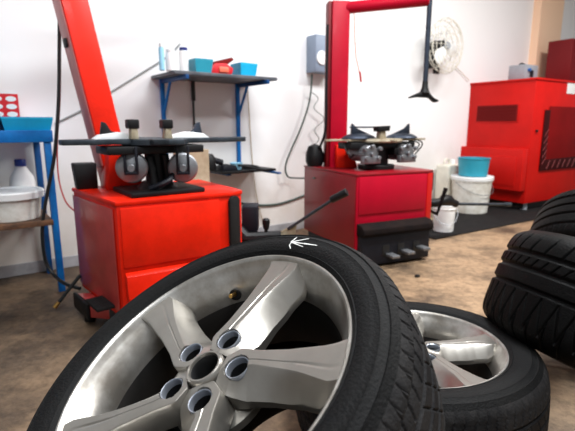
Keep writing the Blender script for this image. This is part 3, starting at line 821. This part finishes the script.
bo = thing('bottle', 'white bottle with dark blue cap behind the lidded bucket on rack', 'bottle', Matrix.Translation(bp_))
mb_ = Matrix.Translation(bp_) @ rot_only(mr_) @ Matrix.Diagonal((1, .62, 1, 1))
MB().lathe([(0, 0), (.062, 0), (.068, .006), (.068, .17), (.062, .205), (.030, .262), (.026, .275), (0, .276)], 36, m=mb_).build('bottle_body', 'white', bo)
MB().lathe([(0, .27), (.029, .27), (.03, .275), (.03, .305), (.027, .31), (0, .31)], 28, m=Matrix.Translation(bp_)).build('cap', 'cap_blue', bo)
MB().box(-.03, .03, -.0435, -.0425, .06, .085, m=Matrix.Translation(bp_) @ rot_only(mr_)).build('label_patch', 'orange_red', bo, smooth=False)
# junction clip on the post
# ------------------------------------------------------------------ hose and cables
def run(name, pts, r, material, label, cat='cable', seg=8, smooth=8):
    o = MB().tube(pts, r, seg, smooth=smooth).build(name, material)
    return tag(o, label, cat)
hz = [(59.5, -10, 2.44), (59.3, 54, 2.43), (58.6, 100, 2.42), (56, 140, 2.41), (53, 165, 2.41), (47, 195, 2.41), (43, 220, 2.41), (42.5, 240, 2.42), (46, 262, 2.44), (55, 276, 2.42), (66, 284, 2.3), (80, 288.5, 2.24)]
ah = thing('air_hose', 'thick black air hose hanging in front of the blue rack, brass tip', 'hose', Matrix.Translation(at_y(60, 285, 2.35)))
MB().tube([at_y(*p) for p in hz], .0095, 10, smooth=6).build('hose', 'cable', ah)
n0 = at_y(80, 275.5, 2.22); n1 = at_y(59, 302, 2.18); n2 = at_y(54.5, 307.5, 2.17)
MB().cyl(n0, n1, .009, .008, seg=14).build('lance', 'cable', ah)
MB().cyl(n1, n2, .010, .011, seg=14).build('brass_tip', 'brass', ah, label='brass hose tip')
run('red_hose', [at_y(*p) for p in [(60.5, 54, 2.45), (60, 100, 2.44), (57.5, 140, 2.43), (57.5, 165, 2.42), (60, 185, 2.4), (66, 202, 2.36), (74.5, 211, 2.32)]], .004, 'red_hose', 'thin red air hose running into the orange tyre changer', 'hose')
run('wall_cable', [on_wall(55, 124, .01), on_wall(60, 121, .01), on_wall(84, 109, .01), on_wall(111, 92, .01), on_wall(145, 71, .01), on_wall(168, 56, .01), on_wall(180, 44, .01)], .0055, 'grey_cable', 'grey cable rising across white wall behind the orange column')
run('wall_cable', [on_wall(240, 203, .012), on_wall(255, 205, .012), on_wall(275, 204.5, .012), on_wall(292, 200, .012), on_wall(310, 193, .012)], .0085, 'green_cable', 'drooping dark green cable low on wall between the two tyre changers')
run('wall_cable', [on_wall(247, 84, .012), on_wall(249, 110, .012), on_wall(251.5, 150, .012), on_wall(254, 178, .012), on_wall(258, 203, .012), on_wall(264, 225, .012)], .0035, 'carton', 'thin beige cord hanging down the wall under the high shelf')
# control box and its cable
cbp = on_wall(306, 73, 0); cbq = on_wall(328.5, 73, 0)
mcb = wall_frame(cbp); wcb = (cbq-cbp).length*.92
cb = thing('control_box', 'grey wall control box with round white dial beside the crimson column', 'control box', mcb)
MB(mcb).box(0, wcb, 0.001, .13, 0, .30, .008).build('casing', 'box_grey', cb)
MB(mcb).lathe([(0, 0), (.058, 0), (.06, .004), (.056, .012), (0, .014)], 32, m=mcb @ Matrix.Translation((wcb*.28, .13, .115)) @ Matrix.Rotation(R(-90), 4, 'X')).build('dial', 'white', cb)
for dx, dz in ((.5, .035), (.8, .03)):
    MB(mcb).cyl((wcb*dx, .12, dz), (wcb*dx, .142, dz), .012).build('knob', 'black', cb)
MB(mcb).cyl((wcb*.8, .06, -.03), (wcb*.8, .06, .01), .018).build('cable_gland', 'white', cb)
run('power_cable', [on_wall(312, 74, .06), on_wall(311, 90, .05), on_wall(308, 107, .05), on_wall(300, 130, .05), on_wall(291, 150, .05), on_wall(285.5, 166, .05), on_wall(287.5, 176, .06), on_wall(294, 178, .1), Vector(m2 @ Vector((-.006, .55, .54)))], .007, 'green_cable', 'dark cable looping from control box down to crimson tyre changer')
cp = []
for k in range(61):
    t = k/60
    base_ = on_wall(311+9*math.sin(t*math.pi), 92+56*t, .045)
    cp.append(base_ + WALL_D*(.045*math.sin(t*2*math.pi*2.6)))
run('coiled_cable', cp, .0042, 'grey_cable', 'thin wavy grey cable hanging left of crimson column', smooth=2)
th_ = [at_y(355.5, 52, 3.75), at_y(358, 66, 3.75), at_y(361, 82, 3.75)]
hk = thing('air_line', 'thin red air line with small fitting hanging right of crimson column', 'hose', Matrix.Translation(th_[2]))
MB().tube([at_y(354, 10, 3.75)]+th_, .0032, 8, smooth=4).build('line', 'orange_red', hk)
MB().cyl(th_[2]+Vector((-.012, 0, .08)), th_[2], .008).build('fitting', 'red_hose', hk)

# ------------------------------------------------------------------ high wall shelf
s0 = on_wall(151, 77); s1 = on_wall(247, 78)
ZS = 1.262
msf = wall_frame(Vector((s0.x, s0.y, 0))); LS = (s1-s0).length; DS = .42
WS = thing('wall_shelf', 'grey wall shelf on blue brackets, high above the orange tyre changer', 'shelf', wall_frame(Vector((s0.x, s0.y, ZS))))
MB(msf).box(0, LS, .002, DS, ZS-.022, ZS, .003).build('shelf_board', 'grey_board', WS)
for px, low in ((161.5, 165), (236.5, 165)):
    q = on_wall(px, 90); xx = (q-Vector((s0.x, s0.y, q.z))).dot(WALL_D)
    lowz = on_wall(px, low).z
    up_ = MB(msf).box(xx-.013, xx+.013, .001, .03, lowz, ZS-.022, .002).build('upright', 'blue', WS)
    MB(msf).box(xx-.011, xx+.011, .03, DS+.03, ZS-.05, ZS-.0225, .002).build('bracket_arm', 'deep_blue', up_)
    MB(msf).cyl((xx, .025, ZS-.26), (xx, .17, ZS-.04), .010, seg=10).build('diagonal_brace', 'blue', up_)
st = MB(msf)
q = on_wall(192, 90); xx = (q-Vector((s0.x, s0.y, q.z))).dot(WALL_D)
zt_ = on_wall(191, 128).z
st.box(xx-.016, xx+.012, .02, .03, ZS-.16, ZS-.022, .002); st.box(xx-.012, xx+.003, .02, .028, zt_, ZS-.15, .002)
tag(st.build('hanging_strap', 'cable', smooth=False), 'black strap hanging from underside of the high wall shelf', 'strap')
def sp(px, y=.34):   # a spot on the shelf seen at column px, y metres out from the wall
    r = ray(px, 66); p = WALL_P+WALL_N*y; t = (p-Vector((0, 0, H))).dot(WALL_N)/r.dot(WALL_N); v = Vector((0, 0, H))+r*t
    return wall_frame(Vector((v.x, v.y, ZS)))
def jar(m, r, h, capr, capm, bodym, label, cat):
    t = thing('bottle' if cat == 'bottle' else 'jar', label, cat, m)
    MB(m).lathe([(0, 0), (r-.003, 0), (r, .004), (r, h*.78), (r*.85, h*.86), (capr, h*.88), (capr, h*.9), (0, h*.9)], 28).build('body', bodym, t)
    MB(m).lathe([(0, h*.88), (capr+.003, h*.88), (capr+.003, h), (0, h)], 24).build('cap', capm, t)
jar(sp(162), .017, .16, .010, 'white', 'glass_cup', 'slim clear bottle at left end of the high wall shelf', 'bottle')
jar(sp(171), .032, .13, .026, 'white', 'white', 'wide white jar on high wall shelf, beside slim clear bottle', 'jar')
jar(sp(184), .030, .15, .022, 'cap_blue', 'white', 'white and blue bottle on the high wall shelf beside teal box', 'bottle')
m_ = sp(200); tray('plastic_box', m_, .115, .12, .085, 'teal', 'teal plastic box on the high wall shelf between bottle and red tools', 'box')
m_ = sp(220, .33)
pt = thing('power_drill', 'red and salmon hand tool lying on the high wall shelf', 'tool', m_)
MB(m_).prism([(-.09, 0), (.07, 0), (.085, .045), (.03, .075), (-.05, .07), (-.09, .035)], -.04, .04, .008, m=m_ @ Matrix(((1, 0, 0, 0), (0, 0, -1, 0), (0, 1, 0, 0), (0, 0, 0, 1)))).build('tool_body', 'carton_red', pt)
MB(m_).box(-.03, .045, -.05, .05, .012, .05, .008).build('tool_grip', 'orange_red', pt)
MB(m_).prism([(-.06, .06), (.05, .07), (.10, .105), (.085, .12), (-.04, .085)], -.02, .02, .005, m=m_ @ Matrix(((1, 0, 0, 0), (0, 0, -1, 0), (0, 1, 0, 0), (0, 0, 0, 1)))).build('tool_handle', 'dark_red', pt)
m_ = sp(244, .33); tray('storage_bin', m_, .125, .13, .085, 'cyan', 'light blue plastic bin at the right end of high wall shelf', 'bin')

# low shelf to the right of the orange machine
l0 = on_wall(203, 172); l1 = on_wall(254, 172); ZL = on_wall(230, 169.5, .2).z
mls = wall_frame(Vector((l0.x, l0.y, 0))); LL = (l1-l0).length; 
ls = thing('wall_shelf', 'black low wall shelf cluttered with tools, right of the orange tyre changer', 'shelf', wall_frame(Vector((l0.x, l0.y, ZL))))
MB(mls).box(0, LL, .002, .32, ZL-.02, ZL, .003).build('shelf_board', 'black', ls)
MB(mls).box(LL-.05, LL-.02, .002, .42, ZL-.035, ZL-.02, .003).build('bracket_arm', 'deep_blue', ls)
MB(mls).box(.05, .08, .002, .30, ZL-.035, ZL-.02, .003).build('bracket_arm', 'deep_blue', ls)
def lsp(px, y):
    r = ray(px, 168); p = WALL_P+WALL_N*y; t = (p-Vector((0, 0, H))).dot(WALL_N)/r.dot(WALL_N); v = Vector((0, 0, H))+r*t
    return wall_frame(Vector((v.x, v.y, ZL)))
m_ = lsp(209, .2)
im = thing('impact_wrench', 'black impact wrench standing at left end of the low tool shelf', 'tool', m_)
b = MB(m_); b.lathe([(0, 0), (.05, 0), (.055, .02), (.05, .09), (.03, .12), (0, .125)], 20); b.build('motor_housing', 'black', im)
MB(m_).cyl((0, 0, .09), (.10, .02, .055), .022).build('drive_nose', 'navy', im)
for px, y, lab, mm_, h_ in ((222, .22, 'black flat tool case on low tool shelf, next to the impact wrench', 'navy', .045), (248, .2, 'small dark tool pouch at right end of low tool shelf', 'black', .03)):
    m_ = lsp(px+(4 if px < 230 else 0), y)
    o = MB(m_).prism([(-.06, 0), (.07, 0), (.055, h_*.8), (.0, h_), (-.05, h_*.7)], -.06, .06, .005, m=m_ @ Matrix(((1, 0, 0, 0), (0, 0, -1, 0), (0, 1, 0, 0), (0, 0, 0, 1)))).build('tool_case' if h_ > .04 else 'tool_pouch', mm_)
    tag(o, lab, 'tool case' if h_ > .04 else 'pouch')
m_ = lsp(236.5, .22)
tag(MB(m_).lathe([(0, 0), (.035, 0), (.042, .03), (.05, .05), (.047, .05), (.038, .03), (.03, .005), (0, .005)], 28).build('small_bowl', 'glass_cup'), 'small light blue bowl among the tools on low shelf', 'bowl')
o = MB().cyl(on_wall(238, 165, .26), on_wall(266, 170, .40), .009, seg=10)
tag(o.build('pry_bar', 'black'), 'black pry bar lying across the right end of low tool shelf', 'pry bar')
# beige carton behind the orange machine's table
cbx = at_y(205, 192, 2.74); cby = at_y(184, 192, 2.74)
tag(MB(frame((cby.x, cby.y, 0), A1)).box(0, .17, 0, .18, 0, .78, .004).build('cardboard_box', 'carton', smooth=False), 'tall beige cardboard box standing behind the orange tyre changer', 'box')

# ------------------------------------------------------------------ red compressor cabinet
NR = Vector((2.57, 4.87, 0)); AR = 33
mk = frame(NR, AR)
KC = thing('compressor_cabinet', 'big red metal machine cabinet standing on black mat at right', 'cabinet', mk)
ZK = 1.41; DK = .78; WK = 1.7
MB(mk).box(0, WK, 0, DK, .09, ZK-.02, .006).build('body', 'red', KC)
MB(mk).box(-.012, WK, -.012, DK+.01, ZK-.022, ZK, .004).build('top_sheet', 'red', KC)
MB(mk).box(.06, WK-.1, .05, DK-.05, 0.02, .09).build('gap_shadow', 'hub_black', KC, smooth=False)  # black block stands in for the shade in the gap underneath
for x, y in ((.10, .06), (.10, DK-.08)):
    MB(mk).cyl((x, y, .006), (x, y, .09), .035).build('foot', 'grey_plastic', KC)
# louvre slot on the left face  (left face is x = 0, y runs 0..DK away)
def ky(px, py):   # y along the left face at a pixel
    r = ray(px, py); n = Vector((math.cos(R(AR)), math.sin(R(AR)), 0)); t = (NR-Vector((0, 0, H))).dot(n)/r.dot(n); v = Vector((0, 0, H))+r*t
    l = mk.inverted() @ v; return l.y, l.z
ya, za = ky(517, 121); yb, zb = ky(478, 106)
sl = MB(mk); sl.box(-.006, 0.0, ya-.015, yb+.015, za-.015, zb+.015, .002); sl.build('vent_frame', 'red', KC)
v_ = MB(mk); v_.box(-.010, -.0055, ya, yb, za, zb)
v_.build('vent_panel', 'dark_red', KC, smooth=False)
sl = MB(mk)
for k in range(5):
    z_ = za+(zb-za)*(k+.5)/5
    sl.box(-.022, -.010, ya+.01, yb-.01, z_-.004, z_+.002, .001)
sl.build('louvres', 'dark_red', KC, smooth=False)
ya, za = ky(525, 191); yb, zb = ky(465, 146)
pb_ = MB(mk).box(-.10, -.001, ya, yb, za, zb, .008).build('side_duct', 'red', KC)
MB(mk).box(-.108, -.0995, ya+.07, yb-.2, za+.05, zb-.09, .003).build('duct_cover', 'red', pb_)
# right-face opening: recess shade put into flat dark red panels (y = 0)
def kx(px, py):
    r = ray(px, py); n = Vector((math.sin(R(AR)), -math.cos(R(AR)), 0)); t = (NR-Vector((0, 0, H))).dot(n)/r.dot(n); v = Vector((0, 0, H))+r*t
    l = mk.inverted() @ v; return l.x, l.z
xa, za = kx(538, 171); xb, zb = kx(549, 110); xc, zc = kx(575, 168)
ml = mk @ Matrix(((1, 0, 0, 0), (0, 0, 1, 0), (0, 1, 0, 0), (0, 0, 0, 1)))
MB(mk).box(xb, WK-.15, -.012, -.002, za, zb+.04, .004).build('shaded_recess_panel', 'recess_shade', KC)
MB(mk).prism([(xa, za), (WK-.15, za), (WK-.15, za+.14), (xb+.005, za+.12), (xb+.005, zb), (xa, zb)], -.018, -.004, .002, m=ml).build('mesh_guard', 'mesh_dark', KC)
wr = MB(mk)
for k in range(5):
    z_ = za+.07+k*.075
    wr.cyl((xa+.01, -.024, z_), (xb-.005, -.024, z_+.08), .004, seg=6)
for k in range(6):
    wr.cyl((xb+.03+k*.11, -.024, za+.02), (xb+.09+k*.11, -.024, za+.11), .004, seg=6)
wr.build('mesh_wires', 'deep_red', KC)
xl, zl = kx(566.5, 93.5); xm, zm = kx(576, 82)
MB(mk).box(xl, xm+.0, -.004, -.0005, zl, zm).build('sticker', 'white', KC, smooth=False, label='small white square sticker')
xh, zh = kx(536, 131)
MB(mk).cyl((xh, -.02, zh), (xh, 0, zh), .014).build('latch', 'black', KC)
# tall dark red housing on top
xt, _z = kx(552, 77)
p = mk @ Vector((1.25, .30, ZK))
mu = frame(p, AR)
uh = thing('fan_housing', 'tall dark red housing standing on top of the red cabinet', 'housing', mu)
MB(mu).box(0, .75, 0, .3, 0, .55, .008).build('housing_body', 'deep_red', uh)
gp = at_y(572, 55, p.y+.15); lg = mu.inverted() @ gp
MB(mu).lathe([(0, 0), (.05, 0), (.05, .012), (.04, .018), (0, .018)], 28, m=mu @ Matrix.Translation((lg.x, 0, lg.z)) @ Matrix.Rotation(R(90), 4, 'X')).build('gauge', 'white', uh)
# grey battery-like unit on top of the cabinet corner
p = at_z(515.5, 78.5, ZK); 
mg_ = frame(NR+Vector((0, 0, ZK)), AR)
l = mg_.inverted() @ p
mg_ = mg_ @ Matrix.Translation((.26, .28, 0))
bt = thing('battery_charger', 'small grey box with blue knob on the red cabinet corner', 'charger', mg_)
MB(mg_).box(-.01, .25, 0, .2, 0, .18, .01).build('case', 'grey_plastic', bt)
MB(mg_).box(.08, .14, -.012, .0, .05, .12, .004).build('dark_grille', 'navy', bt)
MB(mg_).cyl((.05, -.025, .12), (.05, 0, .12), .018).build('blue_knob', 'mid_blue', bt)
MB(mg_).tube([(.02, .1, .15), (.04, .1, .19), (.09, .1, .2), (.14, .1, .19), (.16, .1, .15)], .008).build('carry_handle', 'dark_steel', bt)

# ------------------------------------------------------------------ mat and buckets
e0 = at_z(470, 233, 0); e1 = at_z(531, 221, 0)
dm = (e1-e0).normalized(); nm = Vector((-dm.y, dm.x, 0))
pts = [e0-dm*.45, e1+dm*1.6, e1+dm*1.6+nm*1.0, e0-dm*.45+nm*.42]
pm = MB().prism([(p.x, p.y) for p in pts], .0005, .010, .003).build('floor_mat', 'mat')
tag(pm, 'black rubber floor mat under the buckets and red cabinet', 'mat')
b1p = at_z(470, 214.5, .01)+Vector((.06, .17, 0))
bucket(Matrix.Translation((b1p.x, b1p.y, .0105)) @ Matrix.Rotation(R(20), 4, 'Z'), .175, .205, .385, 'dirty_white', 'large white lidded bucket standing beside the red cabinet')
def tub(m, r0, r1, h, material, label):
    pr = [(0, 0), (r0, 0), (r1, h-.012), (r1+.006, h-.01), (r1+.006, h), (r1-.003, h), (r0-.006, .008), (0, .008)]
    return tag(MB(m).lathe(pr, 44).build('plastic_tub', material), label, 'tub')
tub(Matrix.Translation((b1p.x+.005, b1p.y, .40)), .142, .160, .19, 'teal', 'teal plastic tub standing on the large white bucket')
b2p = at_z(446, 233, .01)
bucket(Matrix.Translation((b2p.x, b2p.y+.08, .0105)), .085, .098, .235, 'white', 'small white bucket on floor right of the crimson tyre changer', lid=False)
cp_ = on_wall(447, 200, .13)
cc_ = thing('jerry_can', 'cream plastic canister against wall behind the teal tub', 'canister', wall_frame(Vector((cp_.x, cp_.y, 0))))
mcn = wall_frame(Vector((cp_.x, cp_.y, 0)))
MB(mcn).box(-.13, .15, -.09, .09, 0, .50, .03, 3).build('can_body', 'pale', cc_)
MB(mcn).cyl((.06, 0, .5), (.06, 0, .55), .03).build('cap', 'white', cc_)
MB(mcn).tube([(-.1, 0, .49), (-.09, 0, .545), (-.02, 0, .55), (.0, 0, .495)], .012).build('handle', 'pale', cc_)
# grit on the floor
gp = at_z(417*75/431*1.333/1.333*0+417, 276, 0)
tag(MB(frame(at_z(417, 277, 0), 20)).prism([(-.012, -.01), (.014, -.012), (.018, .006), (.0, .015), (-.015, .006)], 0, .014, .003).build('rubber_scrap', 'hub_black'), 'tiny black rubber scrap on floor in front of crimson tyre changer', 'scrap')

# ------------------------------------------------------------------ wall fan
fc = on_wall(446, 46, .22); mf = wall_frame(fc) @ Matrix.Rotation(R(-90), 4, 'X')     # local z looks out of the wall
mf = Matrix.Translation(fc) @ Vector((0, 0, 1)).rotation_difference(WALL_N).to_matrix().to_4x4()
fan = thing('wall_fan', 'round wire-cage wall fan high on the white wall', 'fan', Matrix.Translation(fc))
cg = MB(mf)
for r_, z_ in ((.27, .0), (.25, .03), (.22, .05), (.17, .065), (.11, .075), (.25, -.04), (.2, -.06), (.13, -.07)):
    cg.tube([(r_*math.cos(a), r_*math.sin(a), z_) for a in [2*math.pi*k/40 for k in range(41)]], .0035, 6, smooth=1)
for k in range(20):
    a = 2*math.pi*k/20
    cg.tube([(.06*math.cos(a), .06*math.sin(a), .078), (.17*math.cos(a), .17*math.sin(a), .065), (.25*math.cos(a), .25*math.sin(a), .03), (.27*math.cos(a), .27*math.sin(a), 0), (.2*math.cos(a), .2*math.sin(a), -.06), (.08*math.cos(a), .08*math.sin(a), -.075)], .0022, 5, smooth=3)
cg.build('cage', 'pale', fan)
MB(mf).cyl((0, 0, -.16), (0, 0, -.0), .07, .06, seg=24).build('motor', 'black', fan)
for k in range(3):
    mm_ = mf @ Matrix.Rotation(R(120*k+30), 4, 'Z')
    MB(mm_).prism([(.03, -.03), (.12, -.085), (.21, -.06), (.22, .02), (.12, .05), (.03, .03)], .006, .011, .001, m=mm_ @ Matrix.Rotation(R(16), 4, 'X')).build('blade', 'white', fan)
MB(mf).cyl((0, 0, -.0), (0, 0, .035), .04, .035, seg=24).build('blade_hub', 'grey_plastic', fan)
mw = wall_frame(Vector((fc.x, fc.y, fc.z)))
MB(mw).box(-.03, .03, -.215, -.12, -.2, .04, .006).build('wall_bracket', 'black', fan)
MB(mw).box(-.02, .045, -.13, -.09, -.26, -.06, .006).build('control_stem', 'black', fan)
run('fan_cable', [on_wall(455, 66, .02), on_wall(461, 72, .02), on_wall(467, 78.5, .02), on_wall(469, 80.5, .02)], .0035, 'carton', 'thin cord from the wall fan to behind the red cabinet')

# ------------------------------------------------------------------ lamps and daylight
M['tube'] = emit('lamp_diffuser', (255, 252, 246), 2.0)
def lamp(x, y, deg, power, label, sx=1.5, sy=.5, col=(.94, .97, 1)):
    m = frame((x, y, 3.30), deg)
    t = thing('ceiling_lamp', label, 'lamp', m, )
    MB(m).box(-sx/2-.03, sx/2+.03, -sy/2-.03, sy/2+.03, .03, .10, .01).build('lamp_housing', 'white', t)
    MB(m).box(-sx/2, sx/2, -sy/2, sy/2, .012, .03, .004).build('diffuser', 'tube', t)
    ld = bpy.data.lights.new('ceiling_lamp_light', 'AREA'); ld.shape = 'RECTANGLE'; ld.size = sx; ld.size_y = sy; ld.energy = power; ld.color = col
    lo = bpy.data.objects.new('ceiling_lamp_light', ld); C.objects.link(lo); lo.matrix_world = m @ Matrix.Translation((0, 0, 0))
    lo.parent = t; lo.matrix_parent_inverse = m.inverted()
lamp(-1.1, .9, 36, 18, 'long dim ceiling lamp added on the left, out of view')  # weak added lamp, sets the brightness of the left wall
lamp(.9, 1.9, 36, 150, 'long white ceiling lamp above the crimson tyre changer')
lamp(3.0, 3.1, 36, 175, 'long white ceiling lamp above the red cabinet', col=(1, .98, .95))
lamp(.35, -.35, 36, 105, 'long white ceiling lamp above the tilted wheel', col=(.92, .96, 1))

w = bpy.data.worlds.new('daylight'); SC.world = w; w.use_nodes = True
bg = w.node_tree.nodes['Background']
bg.inputs['Color'].default_value = (.93, .96, 1.0, 1); bg.inputs['Strength'].default_value = .5

SC.view_settings.view_transform = 'Standard'; SC.view_settings.look = 'None'
SC.view_settings.exposure = -0.25; SC.view_settings.gamma = 1.0; SC.view_settings.use_curve_mapping = False
